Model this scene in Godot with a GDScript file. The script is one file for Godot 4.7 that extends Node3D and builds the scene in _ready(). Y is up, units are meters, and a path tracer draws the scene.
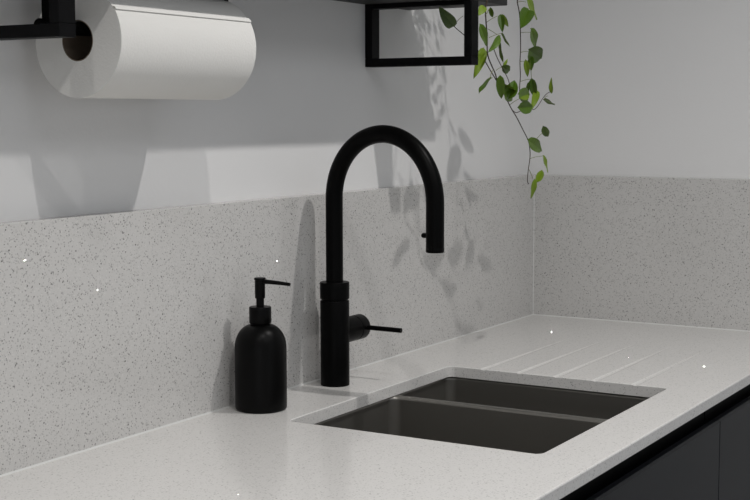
extends Node3D
# A kitchen corner: quartz worktop with an undermount sink, black swan-neck tap, soap bottle,
# a shelf on black steel frames with a paper roll under it and a trailing plant on it.
# x runs along the back wall (0 at the corner), z out of the back wall, y up (0 = top of the worktop).

const WALL_Z := -0.02          # plaster behind the 20 mm splashback
const SPLASH_H := 0.3052
const DEPTH := 0.60
const CEIL := 1.38
const FLOOR := -0.91
const UNDER_SHELF := 0.624

var cam: Camera3D
var rng := RandomNumberGenerator.new()
var M := {}

# ------------------------------------------------------------------ helpers
func new_st() -> SurfaceTool:
	var st := SurfaceTool.new()
	st.begin(Mesh.PRIMITIVE_TRIANGLES)
	return st

func tri(st: SurfaceTool, a: Vector3, b: Vector3, c: Vector3, na: Vector3, nb: Vector3, nc: Vector3) -> void:
	if (c - a).cross(b - a).dot(na + nb + nc) < 0.0:
		var t := b; b = c; c = t
		t = nb; nb = nc; nc = t
	st.set_normal(na); st.add_vertex(a)
	st.set_normal(nb); st.add_vertex(b)
	st.set_normal(nc); st.add_vertex(c)

func quad(st: SurfaceTool, a: Vector3, b: Vector3, c: Vector3, d: Vector3, na: Vector3, nb: Vector3, nc: Vector3, nd: Vector3) -> void:
	tri(st, a, b, c, na, nb, nc)
	tri(st, a, c, d, na, nc, nd)

func flat_quad(st: SurfaceTool, a: Vector3, b: Vector3, c: Vector3, d: Vector3, away: Vector3) -> void:
	var n := (b - a).cross(c - a).normalized()
	var mid := (a + b + c + d) / 4.0
	if n.dot(mid - away) < 0.0:
		n = -n
	quad(st, a, b, c, d, n, n, n, n)

# a box with chamfered edges, centred on `mid`
func add_box(st: SurfaceTool, mid: Vector3, size: Vector3, bevel := 0.0015) -> void:
	var h := size / 2.0
	var b: float = minf(bevel, minf(h.x, minf(h.y, h.z)) * 0.9)
	for ax in 3:
		var u := (ax + 1) % 3
		var v := (ax + 2) % 3
		for s in [-1.0, 1.0]:
			var n := Vector3.ZERO; n[ax] = s
			var q: Array[Vector3] = []
			for k in [[-1, -1], [1, -1], [1, 1], [-1, 1]]:
				var p := Vector3.ZERO
				p[ax] = s * h[ax]; p[u] = k[0] * (h[u] - b); p[v] = k[1] * (h[v] - b)
				q.append(mid + p)
			quad(st, q[0], q[1], q[2], q[3], n, n, n, n)
		if b <= 0.0:
			continue
		for su in [-1.0, 1.0]:
			for sv in [-1.0, 1.0]:
				var q: Array[Vector3] = []
				for k in [[-1, 0], [1, 0], [1, 1], [-1, 1]]:
					var p := Vector3.ZERO
					p[ax] = k[0] * (h[ax] - b)
					p[u] = su * (h[u] - (b if k[1] == 0 else 0.0))
					p[v] = sv * (h[v] - (0.0 if k[1] == 0 else b))
					q.append(mid + p)
				var n := Vector3.ZERO; n[u] = su; n[v] = sv
				n = n.normalized()
				quad(st, q[0], q[1], q[2], q[3], n, n, n, n)
	if b > 0.0:
		for sx in [-1.0, 1.0]:
			for sy in [-1.0, 1.0]:
				for sz in [-1.0, 1.0]:
					var s := Vector3(sx, sy, sz)
					var n := s.normalized()
					tri(st, mid + s * Vector3(h.x, h.y - b, h.z - b), mid + s * Vector3(h.x - b, h.y, h.z - b), mid + s * Vector3(h.x - b, h.y - b, h.z), n, n, n)

# revolve a profile of (radius, along) round `axis` from `origin`; creases sharper than 40 degrees stay sharp
func add_lathe(st: SurfaceTool, origin: Vector3, axis: Vector3, prof: Array, segs := 48) -> void:
	axis = axis.normalized()
	var e1 := axis.cross(Vector3.RIGHT if absf(axis.x) < 0.8 else Vector3.UP).normalized()
	var e2 := axis.cross(e1)
	var ns: Array[Vector2] = []
	for i in prof.size() - 1:
		var d: Vector2 = prof[i + 1] - prof[i]
		ns.append(Vector2(d.y, -d.x).normalized())
	for i in prof.size() - 1:
		var n0 := ns[i]
		var n1 := ns[i]
		if i > 0 and ns[i - 1].dot(ns[i]) > 0.76:
			n0 = (ns[i - 1] + ns[i]).normalized()
		if i < ns.size() - 1 and ns[i + 1].dot(ns[i]) > 0.76:
			n1 = (ns[i + 1] + ns[i]).normalized()
		for k in segs:
			var a0 := TAU * k / segs
			var a1 := TAU * (k + 1) / segs
			var r0 := e1 * cos(a0) + e2 * sin(a0)
			var r1 := e1 * cos(a1) + e2 * sin(a1)
			var p: Vector2 = prof[i]
			var q: Vector2 = prof[i + 1]
			var A := origin + r0 * p.x + axis * p.y
			var B := origin + r1 * p.x + axis * p.y
			var Cc := origin + r1 * q.x + axis * q.y
			var D := origin + r0 * q.x + axis * q.y
			var nA := r0 * n0.x + axis * n0.y
			var nB := r1 * n0.x + axis * n0.y
			var nC := r1 * n1.x + axis * n1.y
			var nD := r0 * n1.x + axis * n1.y
			if p.x < 1e-6:
				tri(st, A, Cc, D, nA, nC, nD)
			elif q.x < 1e-6:
				tri(st, A, B, Cc, nA, nB, nC)
			else:
				quad(st, A, B, Cc, D, nA, nB, nC, nD)

# a round tube along a path; radius may be a number or one number for each point
func add_tube(st: SurfaceTool, path: Array, radius, segs := 24, caps := true) -> void:
	var n := path.size()
	var side := Vector3.ZERO
	var rings := []
	for i in n:
		var t: Vector3 = (path[mini(i + 1, n - 1)] - path[maxi(i - 1, 0)]).normalized()
		if i == 0:
			side = t.cross(Vector3.UP if absf(t.y) < 0.9 else Vector3.RIGHT).normalized()
		else:
			side = (side - t * side.dot(t)).normalized()
		var up := side.cross(t)
		var r: float = radius[i] if radius is Array else radius
		var ring := []
		for k in segs:
			var a := TAU * k / segs
			var d := side * cos(a) + up * sin(a)
			ring.append([path[i] + d * r, d])
		rings.append(ring)
	for i in n - 1:
		for k in segs:
			var k2 := (k + 1) % segs
			var a = rings[i][k]; var b = rings[i][k2]; var c = rings[i + 1][k2]; var d = rings[i + 1][k]
			quad(st, a[0], b[0], c[0], d[0], a[1], b[1], c[1], d[1])
	if caps:
		for e in [0, n - 1]:
			var t: Vector3 = (path[0] - path[1] if e == 0 else path[n - 1] - path[n - 2]).normalized()
			for k in segs:
				tri(st, path[e], rings[e][k][0], rings[e][(k + 1) % segs][0], t, t, t)

func rounded(x0: float, x1: float, z0: float, z1: float, r: float, grow := 0.0, per := 6) -> Array:
	var out := []
	var rr := maxf(r + grow, 0.0005)
	for c in [[x1 - r, z1 - r, 0.0], [x0 + r, z1 - r, 90.0], [x0 + r, z0 + r, 180.0], [x1 - r, z0 + r, 270.0]]:
		for k in per + 1:
			var a := deg_to_rad(c[2] + 90.0 * k / per)
			out.append(Vector2(c[0] + cos(a) * rr, c[1] + sin(a) * rr))
	return out

func obj(called: String, st: SurfaceTool, m: Material, parent: Node = self) -> MeshInstance3D:
	var o := MeshInstance3D.new()
	o.name = called
	st.set_material(m)
	o.mesh = st.commit()
	parent.add_child(o, true)
	return o

func tag(o: Node, label: String, category: String, group := "") -> Node:
	o.set_meta("label", label)
	o.set_meta("category", category)
	if group:
		o.set_meta("group", group)
	return o

func struct(o: Node, label := "") -> Node:
	o.set_meta("kind", "structure")
	if label:
		o.set_meta("label", label)
	return o

func thing(called: String, label: String, category: String, at := Vector3.ZERO, group := "") -> Node3D:
	var o := Node3D.new()
	o.name = called
	add_child(o, true)
	o.position = at
	tag(o, label, category, group)
	return o

func mat(c: Color, rough: float, metal := 0.0, spec := 0.5) -> StandardMaterial3D:
	var m := StandardMaterial3D.new()
	m.albedo_color = c
	m.roughness = rough
	m.metallic = metal
	m.metallic_specular = spec
	return m

# the point seen at pixel (u, v) of the 750 x 500 photograph on the plane z = depth
func at(u: float, v: float, z: float) -> Vector3:
	var d := cam.basis * Vector3((u - 375.0) / 1375.4, -(v - 250.0) / 1375.4, -1.0)
	return cam.position + d * ((z - cam.position.z) / d.z)

# ------------------------------------------------------------------ materials
func speckle(size: int, metres: float, tone_by: float, base: float) -> ImageTexture:
	var g := PackedFloat32Array()
	g.resize(size * size)
	var n := FastNoiseLite.new()
	n.seed = 5
	n.frequency = 0.035
	for i in size * size:
		g[i] = 0.0
	var per := size / metres
	# [count per square metre, smallest and largest radius in mm, darkest and lightest tone]
	for kind in [[42000, 0.5, 1.1, -0.16, -0.05], [30000, 0.4, 0.9, 0.03, 0.09], [26000, 0.55, 1.15, -0.34, -0.14], [4000, 0.65, 1.25, -0.55, -0.36]]:
		for i in int(kind[0] * metres * metres):
			var r: float = rng.randf_range(kind[1], kind[2]) * 0.001 * per
			var tone: float = rng.randf_range(kind[3], kind[4])
			var cx := rng.randf() * size
			var cy := rng.randf() * size
			var sq := rng.randf_range(0.55, 1.0)
			var an := rng.randf() * PI
			var ca := cos(an); var sa := sin(an)
			var R := int(ceil(r + 1.0))
			for dy in range(-R, R + 1):
				for dx in range(-R, R + 1):
					var px := dx * ca + dy * sa
					var py := (-dx * sa + dy * ca) / sq
					var e := clampf(r + 0.5 - sqrt(px * px + py * py), 0.0, 1.0)
					if e > 0.0:
						var at_i: int = posmod(int(cy) + dy, size) * size + posmod(int(cx) + dx, size)
						g[at_i] = lerpf(g[at_i], tone, e)
	var b := PackedByteArray()
	b.resize(size * size * 3)
	for i in size * size:
		var f: float = 1.0 + g[i] * tone_by + rng.randf_range(-0.015, 0.015)
		b[i * 3] = clampi(int(base * f), 0, 255)
		b[i * 3 + 1] = clampi(int(base * 0.992 * f), 0, 255)
		b[i * 3 + 2] = clampi(int(base * 0.980 * f), 0, 255)
	return ImageTexture.create_from_image(Image.create_from_data(size, size, false, Image.FORMAT_RGB8, b))

func noise_tex(freq: float, normal: bool, strength := 4.0, size := 512) -> NoiseTexture2D:
	var n := FastNoiseLite.new()
	n.seed = 11
	n.frequency = freq
	n.fractal_octaves = 3
	var t := NoiseTexture2D.new()
	t.noise = n
	t.width = size
	t.height = size
	t.seamless = true
	t.as_normal_map = normal
	t.bump_strength = strength
	return t

func make_materials() -> void:
	var q := mat(Color(1, 1, 1), 0.16)
	q.albedo_texture = speckle(1024, 0.4, 0.95, 203.0)
	q.uv1_triplanar = true
	q.uv1_world_triplanar = true
	q.uv1_scale = Vector3.ONE * 2.5
	q.uv1_triplanar_sharpness = 8.0
	M.quartz = q
	# same stone; the worktop's polished glare is painted in: paler base, weaker flecks
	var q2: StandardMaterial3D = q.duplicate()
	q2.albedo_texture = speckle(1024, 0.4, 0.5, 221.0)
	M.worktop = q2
	var paint := mat(Color(0.902, 0.900, 0.898), 0.85, 0.0, 0.25)
	paint.heightmap_enabled = false
	paint.normal_enabled = true
	paint.normal_texture = noise_tex(0.06, true, 1.2)
	paint.normal_scale = 0.15
	paint.uv1_triplanar = true
	paint.uv1_world_triplanar = true
	paint.uv1_scale = Vector3.ONE * 4.0
	M.paint = paint
	M.ceiling = mat(Color(0.93, 0.93, 0.93), 0.9)
	M.floor = mat(Color(0.40, 0.40, 0.41), 0.5)
	M.sealant = mat(Color(0.84, 0.84, 0.83), 0.5)
	M.black = mat(Color(0.033, 0.033, 0.033), 0.37, 0.0, 0.16)
	M.frame = mat(Color(0.055, 0.055, 0.06), 0.5, 0.0, 0.2)
	M.shelf = mat(Color(0.115, 0.115, 0.115), 0.6)
	M.bottle = mat(Color(0.037, 0.037, 0.037), 0.35, 0.0, 0.21)
	M.sink = mat(Color(0.55, 0.54, 0.52), 0.36, 0.82)
	M.steel = mat(Color(0.62, 0.62, 0.61), 0.2, 1.0)
	M.door = mat(Color(0.115, 0.124, 0.141), 0.42, 0.0, 0.3)
	M.rail = mat(Color(0.03, 0.031, 0.034), 0.5, 0.0, 0.2)
	M.carcass = mat(Color(0.30, 0.30, 0.31), 0.6)
	var p := mat(Color(0.905, 0.90, 0.885), 0.95, 0.0, 0.1)
	p.normal_enabled = true
	p.normal_texture = noise_tex(0.05, true, 6.0)
	p.normal_scale = 0.15
	p.uv1_triplanar = true
	p.uv1_scale = Vector3.ONE * 9.0
	M.paper = p
	M.core = mat(Color(0.46, 0.41, 0.36), 0.85, 0.0, 0.2)
	M.leaf = []
	for c in [Color(0.30, 0.42, 0.05), Color(0.25, 0.37, 0.04), Color(0.42, 0.52, 0.08), Color(0.22, 0.33, 0.05)]:
		var l := mat(c, 0.45)
		l.backlight_enabled = true
		l.backlight = Color(0.22, 0.25, 0.04)
		l.cull_mode = BaseMaterial3D.CULL_DISABLED
		M.leaf.append(l)
	M.stem = mat(Color(0.20, 0.15, 0.10), 0.6)
	M.green_stem = mat(Color(0.42, 0.45, 0.18), 0.6)
	M.pot = mat(Color(0.75, 0.74, 0.72), 0.5)
	M.soil = mat(Color(0.14, 0.10, 0.07), 0.95)
	M.trim = mat(Color(0.85, 0.85, 0.85), 0.4)
	var glow := mat(Color(0.9, 0.9, 0.9), 0.4)
	glow.emission_enabled = true
	glow.emission = Color(1.0, 0.97, 0.93)
	glow.emission_energy_multiplier = 6.0
	M.glow = glow
	var pan := mat(Color(0.9, 0.9, 0.9), 0.5)
	pan.emission_enabled = true
	pan.emission = Color(0.985, 0.99, 1.0)
	pan.emission_energy_multiplier = 0.2
	M.panel = pan  # glow of the unseen ceiling light
	var sky := mat(Color(0.8, 0.85, 0.9), 0.1)
	sky.emission_enabled = true
	sky.emission = Color(0.93, 0.97, 1.0)
	sky.emission_energy_multiplier = 0.15
	M.unseen_sky_pane = sky  # glowing glass of the windows out of view
	M.mirror = mat(Color(0.95, 0.95, 0.95), 0.15, 1.0)

# ------------------------------------------------------------------ lamps
const LAMPS := [-0.8535, -1.6531, -2.4527]
const LAMP_Z := 0.782
const PANEL_Z := 1.85
const PANEL_ENERGY := 0.80
const LAMP_ENERGY := [0.83, 0.49, 0.56]

func downlight(x: float, z: float, label: String, energy: float) -> void:
	var t := thing("downlight", label, "ceiling light", Vector3(x, CEIL, z), "recessed downlights in the ceiling")
	var st := new_st()
	add_lathe(st, Vector3.ZERO, Vector3.DOWN, [Vector2(0.016, 0.0), Vector2(0.016, 0.002), Vector2(0.030, 0.006), Vector2(0.043, 0.005), Vector2(0.045, 0.0)], 40)
	obj("trim_ring", st, M.trim, t)
	st = new_st()
	add_lathe(st, Vector3.ZERO, Vector3.DOWN, [Vector2(0.0, 0.004), Vector2(0.010, 0.0035), Vector2(0.016, 0.002)], 40)
	obj("lamp_lens", st, M.glow, t)
	var l := SpotLight3D.new()
	l.name = "lamp_light"
	l.position = Vector3(0, -0.033, 0)
	l.rotation_degrees.x = -90.0
	l.spot_angle = 70.0
	l.spot_angle_attenuation = 1.0
	l.light_energy = energy
	l.light_color = Color(1.0, 0.99, 0.98)
	l.light_size = 0.013
	l.spot_range = 8.0
	l.spot_attenuation = 2.0
	l.shadow_enabled = true
	t.add_child(l)

func unseen_ceiling_panel() -> void:
	# flat light panel, out of view, placed to lighten the shaded wall under the shelf
	var size := Vector2(1.8, 0.9)
	var t := thing("unseen_ceiling_panel", "large flat white light panel out of view on the ceiling, lighting the shaded wall", "ceiling light", Vector3(-1.5, CEIL, PANEL_Z))
	var st := new_st()
	for s in [-1.0, 1.0]:
		add_box(st, Vector3(s * (size.x / 2 + 0.008), -0.009, 0), Vector3(0.016, 0.018, size.y + 0.032), 0.001)
		add_box(st, Vector3(0, -0.009, s * (size.y / 2 + 0.008)), Vector3(size.x, 0.018, 0.016), 0.001)
	obj("frame", st, M.trim, t)
	st = new_st()
	add_box(st, Vector3(0, -0.005, 0), Vector3(size.x, 0.010, size.y), 0.0)
	obj("unseen_diffuser", st, M.panel, t)
	var l := AreaLight3D.new()
	l.name = "unseen_panel_light"
	l.area_size = size
	l.position = Vector3(0, -0.02, 0)
	l.rotation_degrees.x = -90.0
	l.light_energy = PANEL_ENERGY
	l.light_color = Color(0.985, 0.99, 1.0)
	l.shadow_enabled = true
	t.add_child(l)

# tall window out of view: frame, mullion and glowing panes, placed to soften shadows
func unseen_daylight_window(called: String, at_mid: Vector3, turn: float, size: Vector2, energy: float) -> void:
	var t := Node3D.new()
	t.name = called
	add_child(t)
	t.position = at_mid
	t.rotation.y = turn
	struct(t, "unseen tall window with pale frame, softly lighting the shaded walls")
	var st := new_st()
	for s in [-1.0, 0.0, 1.0]:
		add_box(st, Vector3(s * size.x / 2, 0, -0.02), Vector3(0.05, size.y + 0.05, 0.04), 0.002)
	for s in [-1.0, 1.0]:
		add_box(st, Vector3(0, s * size.y / 2, -0.02), Vector3(size.x - 0.05, 0.05, 0.04), 0.002)
	obj("unseen_window_frame", st, M.trim, t)
	for s in [-1.0, 1.0]:
		st = new_st()
		add_box(st, Vector3(s * size.x / 4, 0, -0.008), Vector3(size.x / 2 - 0.05, size.y - 0.05, 0.006), 0.0)
		obj("unseen_pane", st, M.unseen_sky_pane, t)
	var l := AreaLight3D.new()
	l.name = "daylight"  # soft light from the unseen window
	l.area_size = size
	l.position = Vector3(0, 0, -0.045)
	l.light_energy = energy
	l.light_color = Color(0.99, 0.995, 1.0)
	l.shadow_enabled = true
	t.add_child(l)

# ------------------------------------------------------------------ setting
func slab(called: String, mid: Vector3, size: Vector3, m: Material) -> MeshInstance3D:
	var st := new_st()
	add_box(st, mid, size, 0.0)
	var o := obj(called, st, m)
	struct(o)
	return o

func build_room() -> void:
	var x0 := -4.4
	var z1 := 3.3
	var ymid := (CEIL + FLOOR) / 2.0
	var hh := CEIL - FLOOR
	slab("floor", Vector3((x0 + 0.02) / 2, FLOOR - 0.05, (z1 + WALL_Z) / 2), Vector3(0.02 - x0 + 0.4, 0.1, z1 - WALL_Z + 0.4), M.floor)
	slab("ceiling", Vector3((x0 + 0.02) / 2, CEIL + 0.05, (z1 + WALL_Z) / 2), Vector3(0.02 - x0 + 0.4, 0.1, z1 - WALL_Z + 0.4), M.ceiling)
	slab("wall_back", Vector3((x0 + 0.02) / 2, ymid, WALL_Z - 0.05), Vector3(0.02 - x0 + 0.4, hh, 0.1), M.paint)
	slab("wall_right", Vector3(0.07, ymid, (z1 + WALL_Z) / 2), Vector3(0.1, hh, z1 - WALL_Z), M.paint)
	slab("wall_left", Vector3(x0 - 0.05, ymid, (z1 + WALL_Z) / 2), Vector3(0.1, hh, z1 - WALL_Z), M.paint)
	slab("wall_front", Vector3((x0 + 0.02) / 2, ymid, z1 + 0.05), Vector3(0.02 - x0 + 0.4, hh, 0.1), M.paint)

const CUT := [-1.1382, -0.6381, 0.1281, 0.5199]     # x0, x1, z0, z1 of the sink cutout
const LEFT_END := -2.55
const THICK := 0.0185

func loft(loops: Array) -> ArrayMesh:          # a closed solid through loops of [points, y]
	var st := new_st()
	var n: int = loops[0][0].size()
	var c := Vector3.ZERO
	for i in loops.size() - 1:
		for k in n:
			var k2 := (k + 1) % n
			var a = loops[i][0][k]; var b = loops[i][0][k2]; var cc = loops[i + 1][0][k2]; var d = loops[i + 1][0][k]
			for t in [[a, loops[i][1], b, loops[i][1], cc, loops[i + 1][1]], [a, loops[i][1], cc, loops[i + 1][1], d, loops[i + 1][1]]]:
				for j in 3:
					st.add_vertex(Vector3(t[j * 2].x, t[j * 2 + 1], t[j * 2].y))
	for e in [0, loops.size() - 1]:
		for k in range(1, n - 1):
			var o: Array = [0, k + 1, k] if e == 0 else [0, k, k + 1]
			for j in o:
				st.add_vertex(Vector3(loops[e][0][j].x, loops[e][1], loops[e][0][j].y))
	st.index()
	return st.commit()

func build_worktop() -> void:
	var t := CSGPolygon3D.new()
	t.name = "worktop"
	var b := 0.0016
	# profile in (z, y), extruded along x
	t.polygon = PackedVector2Array([Vector2(WALL_Z, 0), Vector2(WALL_Z, -THICK), Vector2(DEPTH - b, -THICK), Vector2(DEPTH, -THICK + b), Vector2(DEPTH, -b * 1.3), Vector2(DEPTH - b * 0.4, -b * 0.4), Vector2(DEPTH - b * 1.3, 0)])
	t.depth = 0.02 - LEFT_END
	t.rotation.y = -PI / 2
	t.position = Vector3(LEFT_END, 0, 0)
	t.rotation = Vector3(0, -PI / 2, 0)
	t.material = M.worktop
	add_child(t)
	# the extrusion runs along -z of the node: turned so that local x = world z and the length = world x
	t.transform = Transform3D(Basis(Vector3(0, 0, 1), Vector3(0, 1, 0), Vector3(-1, 0, 0)), Vector3(LEFT_END, 0, 0))
	var inv := t.transform.affine_inverse()
	var hole := CSGMesh3D.new()
	hole.name = "sink_cutout"
	hole.operation = CSGShape3D.OPERATION_SUBTRACTION
	var loops := []
	for l in [[0.0, -0.05], [0.0, -0.0013], [0.0005, -0.0005], [0.0016, 0.0003], [0.003, 0.004]]:
		loops.append([rounded(CUT[0], CUT[1], CUT[2], CUT[3], 0.011, l[0]), l[1]])
	hole.mesh = loft(loops)
	hole.material = M.worktop
	hole.transform = inv
	t.add_child(hole)
	# drainer grooves: long shallow troughs that start at the cutout and run out to the right
	var starts := [0.1935, 0.2610, 0.3285, 0.3965, 0.4650]
	for i in 5:
		var g := CSGMesh3D.new()
		g.name = "drainer_groove"
		g.operation = CSGShape3D.OPERATION_SUBTRACTION
		var st := new_st()
		var n := 64
		var xa := -0.66
		var xb := -0.262
		for k in n:
			var a0 := TAU * k / n
			var a1 := TAU * (k + 1) / n
			var r := 0.0125
			var p0 := Vector2(cos(a0) * r, sin(a0) * r)
			var p1 := Vector2(cos(a1) * r, sin(a1) * r)
			var ya := 0.0103
			var yb := 0.0124
			var A := Vector3(xa, ya + p0.x, p0.y); var B := Vector3(xa, ya + p1.x, p1.y)
			var D := Vector3(xb, yb + p0.x, p0.y); var E := Vector3(xb, yb + p1.x, p1.y)
			for v in [A, D, B, B, D, E, Vector3(xa, ya, 0), A, B, Vector3(xb, yb, 0), E, D]:
				st.add_vertex(v)
		st.index()
		g.mesh = st.commit()
		g.material = M.worktop
		g.transform = inv * Transform3D(Basis(), Vector3(0, 0, starts[i]))
		t.add_child(g, true)
	tag(t, "pale grey speckled quartz worktop with sink cutout and drainer grooves", "worktop")

	# splashback panels stand on the worktop
	var st := new_st()
	add_box(st, Vector3((LEFT_END + 0.02) / 2, SPLASH_H / 2, WALL_Z / 2), Vector3(0.02 - LEFT_END, SPLASH_H, -WALL_Z), 0.0008)
	tag(obj("splashback", st, M.quartz), "long grey speckled quartz splashback behind the tap", "splashback")
	st = new_st()
	add_box(st, Vector3(0.01, SPLASH_H / 2, (DEPTH) / 2 + 0.0002), Vector3(0.02, SPLASH_H, DEPTH), 0.0008)
	tag(obj("splashback", st, M.quartz), "short grey speckled quartz splashback on the wall beside the drainer grooves", "splashback")
	# sealant beads
	var r := 0.0019
	var beads := [
		[Vector3(LEFT_END, 0, 0), Vector3(0, 0, 0), Vector3(0, r, 0), Vector3(0, 0, r)],
		[Vector3(0, 0, 0), Vector3(0, 0, DEPTH), Vector3(0, r, 0), Vector3(-r, 0, 0)],
		[Vector3(0, 0, 0), Vector3(0, SPLASH_H, 0), Vector3(-r * 0.7, 0, 0), Vector3(0, 0, r * 0.7)]]
	for i in 3:
		st = new_st()
		var q = beads[i]
		var path0: Vector3 = q[0]; var path1: Vector3 = q[1]
		var n: Vector3 = (q[2] + q[3]).normalized()
		var m: Vector3 = (q[2] + q[3]) * 0.42
		quad(st, path0 + q[2], path1 + q[2], path1 + m, path0 + m, n, n, n, n)
		quad(st, path0 + m, path1 + m, path1 + q[3], path0 + q[3], n, n, n, n)
		flat_quad(st, path0, path1, path1 + q[2], path0 + q[2], path0 + q[3])
		flat_quad(st, path0, path1, path1 + q[3], path0 + q[3], path0 + q[2])
		struct(obj("trim_%d" % (i + 1), st, M.sealant), "thin white bead of sealant along the quartz joint")

func build_sink() -> void:
	var t := thing("kitchen_sink", "dark gunmetal one and a half bowl sink set under the worktop", "sink", Vector3((CUT[0] + CUT[1]) / 2, -0.2, (CUT[2] + CUT[3]) / 2))
	var o := -t.position
	var top := -THICK - 0.0006
	var bowls := [[CUT[0] - 0.006, -0.8285, -0.185], [-0.8155, CUT[1] + 0.006, -0.150]]
	for bw in bowls:
		var st := new_st()
		var x0: float = bw[0]; var x1: float = bw[1]; var z0: float = CUT[2] - 0.006; var z1: float = CUT[3] + 0.006
		var deep: float = bw[2]
		# rounded rim, straight wall, rounded foot, floor falling to the drain
		var rings := []
		var lip := 0.006
		for k in 6:
			var a := deg_to_rad(90.0 - 18.0 * k)
			rings.append([rounded(x0, x1, z0, z1, 0.018, lip * (1.0 - cos(a)) * 0.0 + lip - lip * cos(a), 8), top - lip + lip * sin(a), Vector2(-cos(a), sin(a))])
		rings.append([rounded(x0, x1, z0, z1, 0.018, 0.0, 8), deep + 0.02, Vector2(-1, 0)])
		for k in range(1, 7):
			var a := deg_to_rad(15.0 * k)
			rings.append([rounded(x0, x1, z0, z1, 0.018, -0.016 * (1.0 - cos(a)), 8), deep + 0.02 - 0.02 * sin(a), Vector2(-cos(a), sin(a))])
		var cx := (x0 + x1) / 2
		var cz := (z0 + z1) / 2
		var circle := []
		var src: Array = rounded(x0, x1, z0, z1, 0.018, 0.0, 8)
		for k in src.size():
			var a: float = TAU * (k + 0.0) / src.size() - 0.12
			circle.append(Vector2(cx + cos(a) * 0.044, cz + sin(a) * 0.044))
		rings.append([circle, deep - 0.004, Vector2(0, 1)])
		var n: int = src.size()
		for i in rings.size() - 1:
			for k in n:
				var k2 := (k + 1) % n
				var P := []
				var N := []
				for e in [[i, k], [i, k2], [i + 1, k2], [i + 1, k]]:
					var p2: Vector2 = rings[e[0]][0][e[1]]
					P.append(Vector3(p2.x, rings[e[0]][1], p2.y) + o)
					# outline direction at this point of the rounded rectangle
					var kk: int = e[1]
					var a := deg_to_rad(90.0 * (kk / 9) + 90.0 * (kk % 9) / 8.0)
					var nn: Vector2 = rings[e[0]][2]
					N.append(Vector3(cos(a) * nn.x, nn.y, sin(a) * nn.x).normalized())
				quad(st, P[0], P[1], P[2], P[3], N[0], N[1], N[2], N[3])
		var b := obj("bowl", st, M.sink, t)
		b.set_meta("label", "deep main bowl" if bw == bowls[0] else "narrow half bowl")
		st = new_st()
		add_lathe(st, Vector3(cx, deep - 0.004, cz) + o, Vector3.UP, [Vector2(0.045, 0.0), Vector2(0.043, 0.002), Vector2(0.036, 0.001), Vector2(0.034, -0.004), Vector2(0.0, -0.004)], 36)
		obj("drain", st, M.steel, b)
	# flange: a flat frame round both bowls, with the land between them
	var st := new_st()
	var mid0: float = bowls[0][1]; var mid1: float = bowls[1][0]
	var zc0: float = CUT[2] - 0.006; var zc1: float = CUT[3] + 0.006
	add_box(st, Vector3((mid0 + mid1) / 2, top - 0.0008, (zc0 + zc1) / 2) + o, Vector3(mid1 - mid0 - 0.011, 0.0014, zc1 - zc0), 0.0)
	obj("divider", st, M.sink, t)
	st = new_st()
	for s in [[CUT[0] - 0.0098, CUT[0] - 0.009, zc0 - 0.025, zc1 + 0.025], [CUT[1] + 0.006, CUT[1] + 0.03, zc0 - 0.025, zc1 + 0.025], [CUT[0] - 0.006, CUT[1] + 0.006, zc0 - 0.025, zc0 - 0.005], [CUT[0] - 0.006, CUT[1] + 0.006, zc1 + 0.005, zc1 + 0.025]]:
		add_box(st, Vector3((s[0] + s[1]) / 2, top - 0.0008, (s[2] + s[3]) / 2) + o, Vector3(s[1] - s[0], 0.0014, s[3] - s[2]), 0.0)
	obj("flange", st, M.sink, t)

func build_cabinets() -> void:
	var joints := [0.0, -0.566, -1.166, -1.766, -2.366]
	var labels := ["dark slate base cabinet in the corner beside the sink unit", "dark slate base cabinet under the sink", "dark slate base cabinet under the soap bottle", "dark slate base cabinet at the free end of the worktop"]
	for i in 4:
		var x1: float = joints[i]
		var x0: float = joints[i + 1]
		var w := x1 - x0
		var t := thing("base_cabinet", labels[i], "cabinet", Vector3((x0 + x1) / 2, FLOOR, 0.28), "handleless base cabinets under the worktop")
		var top := -THICK - 0.001 - FLOOR
		var st := new_st()
		for s in [-1.0, 1.0]:
			add_box(st, Vector3(s * (w / 2 - 0.009), (top + 0.15) / 2, -0.005), Vector3(0.0178, top - 0.15, 0.556), 0.0)
		add_box(st, Vector3(0, 0.16, 0), Vector3(w - 0.036, 0.018, 0.568), 0.0)
		add_box(st, Vector3(0, (top + 0.17) / 2, -0.275), Vector3(w - 0.036, top - 0.17, 0.008), 0.0)
		obj("body", st, M.carcass, t)
		st = new_st()
		add_box(st, Vector3(0, 0.075, 0.22), Vector3(w - 0.001, 0.149, 0.016), 0.001)
		obj("plinth", st, M.rail, t)
		# black channel behind the top edge of the door
		st = new_st()
		add_box(st, Vector3(0, top - 0.04, 0.276), Vector3(w - 0.0016, 0.078, 0.004), 0.0006)
		obj("handle_channel", st, M.rail, t)
		# door with a bevelled, bluish top edge
		var dt := 0.855 - 0.0035      # top of the door above the floor
		var zf := 0.304
		st = new_st()
		add_box(st, Vector3(0, (0.15 + dt - 0.0028) / 2, zf - 0.006), Vector3(w - 0.0028, dt - 0.0028 - 0.15, 0.012), 0.0006)
		var d := obj("door", st, M.door, t)
		st = new_st()
		var hw := (w - 0.0028) / 2
		var a := Vector3(-hw, dt - 0.0030, zf); var b := Vector3(hw, dt - 0.0030, zf)
		var c := Vector3(hw, dt, zf - 0.003); var e := Vector3(-hw, dt, zf - 0.003)
		var f := Vector3(hw, dt, zf - 0.012); var g := Vector3(-hw, dt, zf - 0.012)
		var inside := Vector3(0, dt - 0.01, zf - 0.006)
		flat_quad(st, a, b, c, e, inside)
		flat_quad(st, e, c, f, g, inside)
		flat_quad(st, g, f, f - Vector3(0, 0.0030, 0), g - Vector3(0, 0.0030, 0), inside)
		obj("door_edge", st, M.door, d)

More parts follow.
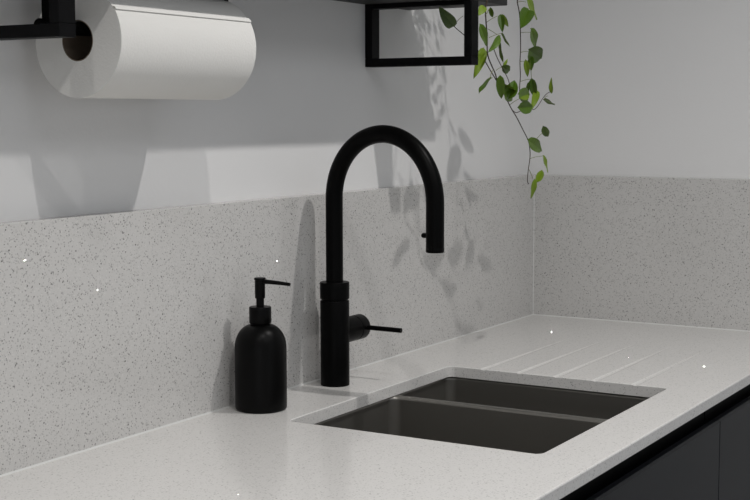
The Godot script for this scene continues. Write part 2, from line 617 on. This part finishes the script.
# ------------------------------------------------------------------ shelf and what hangs on it
const FRONT := 0.186      # front of the steel frames
const SHELF_FRONT := 0.180
const SHELF_END := -0.524

func build_shelf() -> void:
	var st := new_st()
	var x0 := -1.80
	add_box(st, Vector3((x0 + SHELF_END) / 2, UNDER_SHELF + 0.014, (WALL_Z + SHELF_FRONT) / 2), Vector3(SHELF_END - x0, 0.028, SHELF_FRONT - WALL_Z), 0.001)
	var s := obj("wall_shelf", st, M.shelf)
	tag(s, "dark wall shelf carried by two black steel frames", "shelf")

func frame(x: float, label: String) -> void:
	# a closed rectangle of flat bar standing at right angles to the wall; its uprights run on past the shelf
	var w := 0.026
	var y0 := 0.517
	var t := thing("shelf_bracket", label, "bracket", Vector3(x + w / 2, y0, WALL_Z), "black steel frames under the shelf")
	var th := 0.0142
	var dz := FRONT - WALL_Z
	var top := UNDER_SHELF - y0
	var parts := [["lower_bar", Vector3(0, th / 2, dz / 2), Vector3(w, th, dz)],
		["front_upright", Vector3(0, (th + top) / 2 , dz - th / 2), Vector3(w, top - th, th)],
		["rear_upright", Vector3(0, (th + top) / 2 , th / 2), Vector3(w, top - th, th)],
		["upper_bar", Vector3(0, top - 0.004, (dz) / 2), Vector3(w - 0.0004, 0.0078, dz - th * 2)]]
	for p in parts:
		var st := new_st()
		add_box(st, p[1], p[2], 0.0008)
		obj(p[0], st, M.frame, t)

func build_roll() -> void:
	var x0 := -1.495
	var ln := 0.2685
	var zc := 0.0752
	var yc := 0.5225
	var R := 0.0683
	var rc := 0.0244
	var t := thing("paper_roll", "thick white roll of kitchen paper on the black holder under the shelf", "paper roll", Vector3(x0, yc, zc))
	# wound paper: the free edge of the last sheet makes a small step on the outside
	var st := new_st()
	var n := 160
	var edge := deg_to_rad(31.0)
	var ring := []
	for k in n + 1:
		var a := edge + TAU * k / n            # angle from +z towards +y
		var r := R - 0.0013 * (1.0 - float(k) / n)
		ring.append(Vector3(0, sin(a) * r, cos(a) * r))
	var xr := Vector3(ln, 0, 0)
	for k in n:
		var n0: Vector3 = ring[k].normalized()
		var n1: Vector3 = ring[k + 1].normalized()
		quad(st, ring[k], ring[k + 1], ring[k + 1] + xr, ring[k] + xr, n0, n1, n1, n0)
		for e in [0.0, 1.0]:
			var nx := Vector3(-1, 0, 0) if e == 0.0 else Vector3(1, 0, 0)
			quad(st, ring[k] + xr * e, ring[k + 1] + xr * e, n1 * rc + xr * e, n0 * rc + xr * e, nx, nx, nx, nx)
	var up: Vector3 = Vector3(0, cos(edge), -sin(edge))
	quad(st, ring[0], ring[0] + xr, ring[n] + xr, ring[n], -up, -up, -up, -up)
	obj("paper", st, M.paper, t)
	st = new_st()
	add_lathe(st, Vector3.ZERO, Vector3.RIGHT, [Vector2(rc, 0.0), Vector2(rc, ln), Vector2(rc - 0.0012, ln), Vector2(rc - 0.0012, 0.0), Vector2(rc, 0.0)], 48)
	obj("core_tube", st, M.core, t)
	# the loose end of the last sheet: a thin tongue just clear of the roll
	st = new_st()
	var rows := 6
	for k in rows:
		var P := []
		var N := []
		for j in [k, k + 1]:
			var a: float = edge - 0.02 + deg_to_rad(5.5) * j / rows
			var r := R + 0.0006 + 0.0012 * (1.0 - pow((float(j) / rows - 0.25) / 0.75, 2.0))
			P.append(Vector3(0, sin(a) * r, cos(a) * r))
			N.append(Vector3(0, sin(a), cos(a)))
		quad(st, P[0], P[1], P[1] + xr, P[0] + xr, N[0], N[1], N[1], N[0])
	obj("loose_edge", st, M.paper, t)

	# holder: a rod that the core hangs on, carried by an arm from the shelf
	var rr := 0.0085
	var yr := yc + rc - 0.0012 - rr - 0.0004
	var h := thing("paper_roll_holder", "black rod holder with upright arms fixed under the shelf, carrying the paper roll", "roll holder", Vector3(-1.40, UNDER_SHELF, zc))
	var o := -h.position
	st = new_st()
	add_tube(st, [Vector3(-1.560, yr, zc) + o, Vector3(-1.558, yr, zc) + o, Vector3(-1.2, yr, zc) + o], [rr * 0.8, rr, rr], 28)
	obj("rod", st, M.black, h)
	for x in [-1.543, -1.208]:
		st = new_st()
		add_box(st, Vector3(x, (yr + UNDER_SHELF) / 2 + 0.003, zc) + o, Vector3(0.006, UNDER_SHELF - yr - 0.006, 0.016), 0.001)
		obj("arm", st, M.black, h)
	st = new_st()
	add_box(st, Vector3(-1.376, UNDER_SHELF - 0.0022, zc) + o, Vector3(0.36, 0.004, 0.03), 0.001)
	obj("mounting_plate", st, M.black, h)

# ------------------------------------------------------------------ tap
const TAP := Vector3(-0.8797, 0.0, 0.0452)

func build_tap() -> void:
	var t := thing("kitchen_tap", "matt black swan-neck tap with side lever standing behind the sink", "tap", TAP)
	var st := new_st()
	add_lathe(st, Vector3.ZERO, Vector3.UP, [Vector2(0.0, 0.0), Vector2(0.0232, 0.0), Vector2(0.0234, 0.001), Vector2(0.0234, 0.1365), Vector2(0.0228, 0.1375), Vector2(0.0205, 0.1376)], 56)
	obj("body", st, M.black, t)
	st = new_st()
	add_lathe(st, Vector3.ZERO, Vector3.UP, [Vector2(0.0208, 0.1372), Vector2(0.0208, 0.1408)], 48)
	obj("neck_ring", st, M.black, t)
	st = new_st()
	add_lathe(st, Vector3.ZERO, Vector3.UP, [Vector2(0.0205, 0.1403), Vector2(0.0230, 0.1404), Vector2(0.0237, 0.1412), Vector2(0.0237, 0.1665), Vector2(0.0231, 0.1675), Vector2(0.0137, 0.1676)], 56)
	obj("collar", st, M.black, t)
	var phi := deg_to_rad(10.5)
	var d := Vector3(-sin(phi), 0, cos(phi))
	var r := 0.0138
	var R := 0.2062 / 2
	var hc := 0.4188 - r - R
	var path := []
	for k in 6:
		path.append(Vector3(0, lerpf(0.166, hc, k / 6.0), 0))
	for k in 49:
		var a := PI - PI * k / 48.0
		path.append(d * (R + R * cos(a)) + Vector3(0, hc + R * sin(a), 0))
	for k in range(1, 4):
		path.append(d * R * 2 + Vector3(0, lerpf(hc, 0.2345, k / 3.0), 0))
	st = new_st()
	add_tube(st, path, r, 36)
	obj("spout", st, M.black, t)
	st = new_st()
	add_lathe(st, d * R * 2 + Vector3(0, 0.235, 0), Vector3.DOWN, [Vector2(0.0134, 0.0), Vector2(0.0140, 0.0008), Vector2(0.0140, 0.0058), Vector2(0.0130, 0.0072), Vector2(0.0105, 0.0073), Vector2(0.0100, 0.005), Vector2(0.0, 0.005)], 40)
	obj("outlet", st, M.black, t)
	st = new_st()
	var bp := d * (R * 2) + Vector3(0, 0.2525, 0)
	add_lathe(st, bp - d * r * 0.9, -d, [Vector2(0.0040, 0.0), Vector2(0.0040, 0.010), Vector2(0.0034, 0.0116), Vector2(0.0, 0.012)], 24)
	obj("spray_button", st, M.black, t)
	# side lever: a barrel along +x with a turning end cap and a thin rod
	var hb := 0.0848
	st = new_st()
	add_lathe(st, Vector3(0.012, hb, 0), Vector3.RIGHT, [Vector2(0.0207, 0.0), Vector2(0.0207, 0.0425), Vector2(0.0200, 0.0432), Vector2(0.0, 0.0432)], 48)
	obj("barrel", st, M.black, t)
	st = new_st()
	add_lathe(st, Vector3(0.0560, hb, 0), Vector3.RIGHT, [Vector2(0.0, 0.0), Vector2(0.0200, 0.0), Vector2(0.0208, 0.0007), Vector2(0.0208, 0.0215), Vector2(0.0188, 0.0240), Vector2(0.0, 0.0242)], 48)
	var cap := obj("lever_cap", st, M.black, t)
	st = new_st()
	add_tube(st, [Vector3(0.0680, hb + 0.0012, 0.015), Vector3(0.0680, hb + 0.0010, 0.050), Vector3(0.0680, hb + 0.0008, 0.0845)], 0.0040, 20)
	obj("lever_rod", st, M.black, cap)

func build_bottle() -> void:
	var t := thing("soap_dispenser", "matt black round-shouldered soap bottle with pump beside the tap", "soap bottle", Vector3(-1.0915, 0, 0.0492))
	var st := new_st()
	var prof := [Vector2(0, 0), Vector2(0.0345, 0.0), Vector2(0.0366, 0.0008), Vector2(0.0379, 0.0024), Vector2(0.0384, 0.005)]
	for k in 7:
		prof.append(Vector2(0.0384, lerpf(0.02, 0.092, k / 6.0)))
	for k in range(1, 13):
		var a := deg_to_rad(7.5 * k)
		prof.append(Vector2(0.0115 + 0.0269 * cos(a), 0.092 + 0.0355 * sin(a)))
	prof.append(Vector2(0.0115, 0.131))
	add_lathe(st, Vector3.ZERO, Vector3.UP, prof, 64)
	obj("bottle", st, M.bottle, t)
	st = new_st()
	add_lathe(st, Vector3.ZERO, Vector3.UP, [Vector2(0.0112, 0.1286), Vector2(0.0157, 0.1287), Vector2(0.0164, 0.1296), Vector2(0.0164, 0.1522), Vector2(0.0156, 0.1533), Vector2(0.0058, 0.1536)], 48)
	obj("pump_collar", st, M.bottle, t)
	st = new_st()
	add_lathe(st, Vector3.ZERO, Vector3.UP, [Vector2(0.0058, 0.153), Vector2(0.0058, 0.168)], 32)
	obj("pump_stem", st, M.bottle, t)
	st = new_st()
	add_lathe(st, Vector3.ZERO, Vector3.UP, [Vector2(0.0055, 0.1655), Vector2(0.0072, 0.1657), Vector2(0.0076, 0.1663), Vector2(0.0076, 0.1925), Vector2(0.0086, 0.1932), Vector2(0.0086, 0.1952), Vector2(0.0080, 0.1962), Vector2(0.0, 0.1964)], 36)
	var head := obj("pump_head", st, M.bottle, t)
	st = new_st()
	var path := []
	var rad := []
	for k in 13:
		var s := k / 12.0
		path.append(Vector3(0, 0.1908 - 0.0016 * pow(s, 2.0), 0.004 + 0.0490 * s))
		rad.append(lerpf(0.0036, 0.0025, s))
	add_tube(st, path, rad, 20)
	obj("pump_nozzle", st, M.bottle, head)

# ------------------------------------------------------------------ trailing plant
var leaf_meshes := []

func make_leaf(curl: float, fold: float, notch: float) -> ArrayMesh:
	# unit leaf: base at the origin, tip at +y, half width 0.5 in x, faces +z
	var st := new_st()
	var rows := 10
	var pts := []
	for i in rows + 1:
		var s := i / float(rows)
		var w := 0.5 * 1.82 * pow(s, 0.48) * pow(1.0 - s, 0.88)
		w = maxf(w, 0.0)
		var y := s
		var z := -curl * s * s
		var row := []
		for j in 5:
			var u := (j - 2) / 2.0
			var dy := -notch * absf(u) * maxf(0.0, 1.0 - s * 3.5)
			row.append(Vector3(u * w, y + dy, z + fold * absf(u) * w * 2.0 * 0.5 + 0.02 * sin(s * 9.0 + u * 2.0) * absf(u)))
		pts.append(row)
	for i in rows:
		for j in 4:
			var a: Vector3 = pts[i][j]; var b: Vector3 = pts[i][j + 1]; var c: Vector3 = pts[i + 1][j + 1]; var d: Vector3 = pts[i + 1][j]
			for q in [[a, b, c], [a, c, d]]:
				if (q[1] - q[0]).cross(q[2] - q[0]).length() > 1e-9:
					var n: Vector3 = (q[1] - q[0]).cross(q[2] - q[0]).normalized()
					if n.z < 0.0:
						n = -n
					tri(st, q[0], q[1], q[2], n, n, n)
	return st.commit()

func put_leaf(parent: Node3D, base: Vector3, tip: Vector3, width: float, which: int, roll: float) -> void:
	var o := MeshInstance3D.new()
	o.name = "leaf"
	o.mesh = leaf_meshes[4 if absf(roll) > 0.9 else which % 4]
	o.material_override = null
	o.set_surface_override_material(0, M.leaf[(which * 7 + 3) % M.leaf.size()] if which < 100 else M.leaf[2])
	var y := tip - base
	var toward := (cam.position - base).normalized()
	var x := y.cross(toward).normalized()
	var z := x.cross(y).normalized()
	x = x.rotated(y.normalized(), roll)
	z = z.rotated(y.normalized(), roll)
	parent.add_child(o, true)
	o.transform = Transform3D(Basis(x * width, y, z * y.length()), base - parent.position)

func stem(parent: Node3D, pts: Array, r0: float, r1: float, m: Material) -> void:
	var c := Curve3D.new()
	for i in pts.size():
		var tan: Vector3 = (pts[mini(i + 1, pts.size() - 1)] - pts[maxi(i - 1, 0)]) / 6.0
		c.add_point(pts[i] - parent.position, -tan, tan)
	var path := []
	var rad := []
	var n: int = (pts.size() - 1) * 4
	for k in n + 1:
		path.append(c.sample(mini(k / 4, pts.size() - 2), (k % 4) / 4.0 if k < n else 1.0))
		rad.append(lerpf(r0, r1, float(k) / n))
	var st := new_st()
	add_tube(st, path, rad, 7)
	obj("stem", st, m, parent)

func build_plant() -> void:
	leaf_meshes = [make_leaf(0.10, 0.30, 0.05), make_leaf(0.22, 0.18, 0.07), make_leaf(-0.06, 0.40, 0.04), make_leaf(0.15, 0.10, 0.06), make_leaf(0.05, 0.06, 0.03)]
	var base := Vector3(-0.60, UNDER_SHELF + 0.0285, 0.075)
	var t := thing("trailing_plant", "green heart-leaved trailing plant in a pot, stems hanging over the shelf end", "plant", base)
	var st := new_st()
	add_lathe(st, Vector3.ZERO, Vector3.UP, [Vector2(0.0, 0.0), Vector2(0.034, 0.0), Vector2(0.037, 0.003), Vector2(0.047, 0.088), Vector2(0.047, 0.092), Vector2(0.0445, 0.092), Vector2(0.043, 0.080)], 40)
	var pot := obj("pot", st, M.pot, t)
	pot.set_meta("label", "small pale plant pot")
	st = new_st()
	add_lathe(st, Vector3.ZERO, Vector3.UP, [Vector2(0.0, 0.084), Vector2(0.030, 0.083), Vector2(0.0433, 0.080)], 32)
	obj("soil", st, M.soil, t)
	var crown := base + Vector3(0, 0.085, 0)
	# hanging stems: pixels of the photograph, depth in front of the wall
	var s1 := [[485.4, -8, 0.196], [485.4, 10, 0.200], [486.2, 24, 0.201], [487.2, 38, 0.201], [487.4, 53, 0.201], [490.5, 63, 0.201], [495, 73, 0.200], [498, 83, 0.200], [505, 96, 0.200], [511, 108, 0.202], [517, 118, 0.204], [522.5, 129, 0.206], [528, 140, 0.208], [529.7, 148, 0.209], [530, 157, 0.21], [528.4, 169, 0.212], [527.4, 180, 0.214], [528.6, 184, 0.215]]
	var s2 := [[446, 12, 0.085], [454, 26, 0.095], [464, 35, 0.115], [474, 46, 0.142], [482, 56, 0.168], [489, 68, 0.186], [498, 83, 0.200]]
	var s3 := [[493, 46, 0.200], [496, 55, 0.202], [500, 63.5, 0.204], [504, 71, 0.205], [508, 79, 0.205], [510.5, 88, 0.204], [512, 95, 0.203]]
	var s4 := [[516.5, -8, 0.178], [517.3, 2, 0.180], [519.3, 12, 0.182], [520.2, 24, 0.183], [520.5, 38, 0.184], [520.6, 50, 0.184], [520, 63, 0.185], [520.4, 76, 0.186], [519.6, 88, 0.188], [520, 98, 0.19]]
	var s5 := [[512, 110, 0.202], [516, 112.6, 0.203], [521, 111, 0.204], [530, 109, 0.205], [534.5, 109.3, 0.206], [538.5, 105, 0.207], [543, 98, 0.208], [547, 93.5, 0.209], [550, 92, 0.21]]
	for s in [[s1, 0.0013, 0.0007, M.stem, Vector3(-0.64, 0.70, 0.15)], [s4, 0.0011, 0.0008, M.stem, Vector3(-0.50, 0.70, 0.14)]]:
		var pts := [crown, s[4]]
		for q in s[0]:
			pts.append(at(q[0], q[1], q[2]))
		stem(t, pts, s[1], s[2], s[3])
	for s in [[s2, 0.0006, 0.001, M.stem], [s3, 0.0008, 0.0006, M.stem], [s5, 0.0007, 0.0006, M.stem]]:
		var pts := []
		for q in s[0]:
			pts.append(at(q[0], q[1], q[2]))
		stem(t, pts, s[1], s[2], s[3])
	# petioles
	for q in [[520.6, 52.5, 528, 51.5, 0.184], [520.3, 33, 530.5, 32.5, 0.184], [519.5, 14, 527, 14, 0.183], [518, 2, 526, 2, 0.181], [487, 22, 497.5, 16, 0.201], [489, 37.5, 503, 33, 0.201], [488, 29, 497, 34.5, 0.201], [496, 70.5, 503, 67, 0.201], [529.8, 158.6, 543, 156, 0.21], [536.5, 139, 543, 132.5, 0.208], [529, 169.5, 533, 179, 0.212], [510, 104.5, 520, 98.5, 0.2], [520, 62, 525, 61.5, 0.186], [520.2, 81.5, 532, 79, 0.187], [463, 16, 454.5, 25, 0.096], [493, 70, 490, 78, 0.2], [483, 57, 482, 52, 0.17], [531.5, 79, 530, 60, 0.187], [486, 8, 483, 7, 0.2], [486.5, 14, 490, 8, 0.2], [544, 99, 548, 96, 0.208], [534, 180, 538, 182, 0.213]]:
		stem(t, [at(q[0], q[1], q[4]), at((q[0] + q[2]) / 2, (q[1] + q[3]) / 2 - 0.5, q[4] + 0.002), at(q[2], q[3], q[4] + 0.003)], 0.0005, 0.0004, M.green_stem)
	# leaves: base pixel, tip pixel, seen width in pixels, depth
	var leaves := [
		[453, 26, 440, 8.5, 11.5, 0.098], [484, 6.5, 480, 13.5, 6, 0.203], [490, 7.5, 492.5, 17, 4.5, 0.203], [480, 25, 489.5, 47.5, 8.5, 0.206], [500.5, 15, 502.5, 32, 8.5, 0.204],
		[502, 15, 508.8, 28, 6, 0.202], [502, 33, 509.3, 47.5, 3, 0.203], [500, 36.5, 491, 51.5, 6, 0.204], [499.5, 42, 502.5, 64, 4.2, 0.205], [483.5, 49.5, 476, 75, 10.5, 0.176],
		[491, 77.5, 478, 92, 2.6, 0.2], [500, 76.5, 501.5, 100.5, 10.5, 0.208], [502, 66.5, 511, 72, 6, 0.204], [503.5, 67, 507.8, 58.5, 4, 0.203], [509, 98.5, 514.5, 81, 12.5, 0.207],
		[504, 93, 519, 96, 7, 0.205], [503, 84, 518, 95, 6, 0.206], [520, 98, 531, 90, 7, 0.201], [530.5, 82, 528, 99, 5, 0.193], [519, 94.5, 533.5, 95.5, 9, 0.200], [531.5, 79, 535, 98, 9.5, 0.196], [537, 91, 533, 107, 6.5, 0.198], [518, 108, 531.5, 107, 9, 0.209],
		[551.5, 93, 550.2, 78, 5, 0.211], [545, 98.5, 554.5, 106.5, 2.6, 0.209], [526, -3, 538.7, 19.5, 5, 0.184], [528.5, 10, 520.5, 30, 12, 0.188], [531, 29.5, 539, 50.5, 7, 0.187],
		[529, 50, 543, 60, 14, 0.190], [525.5, 60.5, 528.5, 78, 7, 0.190], [531, 56, 531, 71, 8, 0.188], [528.5, 140.5, 546.5, 152.5, 8.2, 0.212], [543, 126.5, 548.5, 138, 6.5, 0.210],
		[543, 155.5, 549, 172.5, 3.4, 0.213], [537, 182.5, 542, 171, 5.5, 0.214], [534.5, 179.5, 532.5, 199.5, 6.6, 0.216]]
	for i in leaves.size():
		var q = leaves[i]
		var b := at(q[0], q[1], q[5])
		var tip := at(q[2], q[3], q[5] + rng.randf_range(-0.006, 0.008))
		var ln := b.distance_to(tip)
		var seen: float = q[4] * ln / Vector2(q[0] - q[2], q[1] - q[3]).length() * 1.05
		var real := maxf(seen, ln * 0.42)
		var roll := acos(clampf(seen / real, 0.0, 1.0)) * (1.0 if i % 2 == 0 else -1.0)
		put_leaf(t, b, tip, real, i if q[1] < 150 and q[0] < 549 else i + 100, roll)
	# crown above the shelf, spilling over its end
	# sprays over the shelf's front corner
	for k in 5:
		var foot := Vector3(lerpf(-0.575, -0.495, k / 4.0), 0.675 + 0.012 * (k % 2), 0.195 - 0.012 * (k % 3))
		var head := foot + Vector3(-0.01, 0.10, -0.05)
		stem(t, [crown, head, foot + Vector3(-0.004, 0.05, -0.006), foot], 0.0009, 0.0006, M.stem)
		for i in 8:
			var b := head.lerp(foot, clampf(i / 7.0, 0.05, 1.0)) + Vector3(0, 0, 0.01)
			var a := rng.randf() * TAU
			var dd := Vector3(sin(a) * 0.8, -0.75, cos(a) * 0.5).normalized()
			var ln := rng.randf_range(0.020, 0.030)
			put_leaf(t, b + dd * 0.008, b + dd * (0.008 + ln), ln * rng.randf_range(0.5, 0.75), i + k, rng.randf_range(-1.2, 1.2))
	for i in 16:
		var a := rng.randf_range(-0.9, 2.2)
		var p := crown + Vector3(sin(a) * rng.randf_range(0.03, 0.09), rng.randf_range(-0.01, 0.07), cos(a) * rng.randf_range(0.03, 0.10))
		if p.y < UNDER_SHELF + 0.06 and p.x < SHELF_END:
			p.y = UNDER_SHELF + 0.06
		var d := Vector3(sin(a), rng.randf_range(-0.9, -0.1), cos(a)).normalized()
		stem(t, [crown, (crown + p) / 2 + Vector3(0, 0.015, 0), p], 0.0006, 0.0005, M.green_stem)
		put_leaf(t, p, p + d * rng.randf_range(0.026, 0.038), rng.randf_range(0.018, 0.026), i, rng.randf_range(-0.5, 0.5))

# mirror chips in the quartz that catch a lamp
func build_flecks() -> void:
	var spots := [[238, 495, 0, 1], [551.5, 332.5, 0, 0], [628.5, 357.5, 0, 0], [704, 366.5, 0, 0], [24.5, 260.5, 1, 1], [97, 290, 1, 1], [277, 261, 1, 0]]
	for s in spots:
		var d := cam.basis * Vector3((s[0] - 375.0) / 1375.4, -(s[1] - 250.0) / 1375.4, -1.0)
		var p: Vector3
		if s[2] == 0:
			p = cam.position + d * (-cam.position.y / d.y) + Vector3(0, 0.0003, 0)
		else:
			p = at(s[0], s[1], 0.0) + Vector3(0, 0, 0.0003)
		var lamp := Vector3(LAMPS[s[3]], CEIL - 0.033, LAMP_Z)
		var n := ((cam.position - p).normalized() + (lamp - p).normalized()).normalized()
		var e1 := n.cross(Vector3.RIGHT).normalized()
		var e2 := n.cross(e1)
		var st := new_st()
		var h := 0.00055
		for k in 6:
			var a0 := TAU * k / 6
			var a1 := TAU * (k + 1) / 6
			tri(st, p, p + (e1 * cos(a0) + e2 * sin(a0)) * h, p + (e1 * cos(a1) + e2 * sin(a1)) * h, n, n, n)
		var host: Node3D = get_node("worktop") if s[2] == 0 else get_node("splashback")
		var f := obj("mirror_fleck", st, M.mirror, host)
		f.transform = host.transform.affine_inverse()

func _ready() -> void:
	rng.seed = 7
	cam = Camera3D.new()
	cam.name = "camera"
	cam.position = Vector3(-2.7349, 0.4325, 1.2200)
	cam.rotation = Vector3(-0.0971, -1.0359, -0.0023)
	cam.fov = rad_to_deg(2.0 * atan(250.0 / 1375.4))
	cam.near = 0.05
	cam.far = 50.0
	add_child(cam)
	cam.current = true
	var env := Environment.new()
	env.background_mode = Environment.BG_COLOR
	env.background_color = Color(0, 0, 0)
	env.tonemap_mode = Environment.TONE_MAPPER_LINEAR
	env.tonemap_exposure = 0.95
	env.sdfgi_enabled = true
	env.ssao_enabled = true
	env.ssil_enabled = true
	var we := WorldEnvironment.new()
	we.name = "environment"
	we.environment = env
	add_child(we)
	make_materials()
	var names := ["recessed downlight in the ceiling above the sink", "recessed downlight in the ceiling above the paper roll", "recessed downlight in the ceiling above the free end of the worktop"]
	for i in 3:
		downlight(LAMPS[i], LAMP_Z, names[i], LAMP_ENERGY[i])

	unseen_ceiling_panel()
	unseen_daylight_window("unseen_window_1", Vector3(-1.7, 0.35, 3.295), 0.0, Vector2(2.0, 1.3), 0.29)  # out of view, lights the shaded back wall
	unseen_daylight_window("unseen_window_2", Vector3(-4.395, 0.35, 1.9), -PI / 2, Vector2(2.0, 1.3), 0.68)  # out of view, lights the right wall and the roll end

	build_room()
	build_worktop()
	build_cabinets()
	build_sink()
	build_shelf()
	frame(-1.6426, "black steel shelf frame beside the paper roll")
	frame(-0.675, "black steel shelf frame in front of the hanging plant stems")
	build_tap()
	build_bottle()
	build_roll()
	build_plant()
	build_flecks()
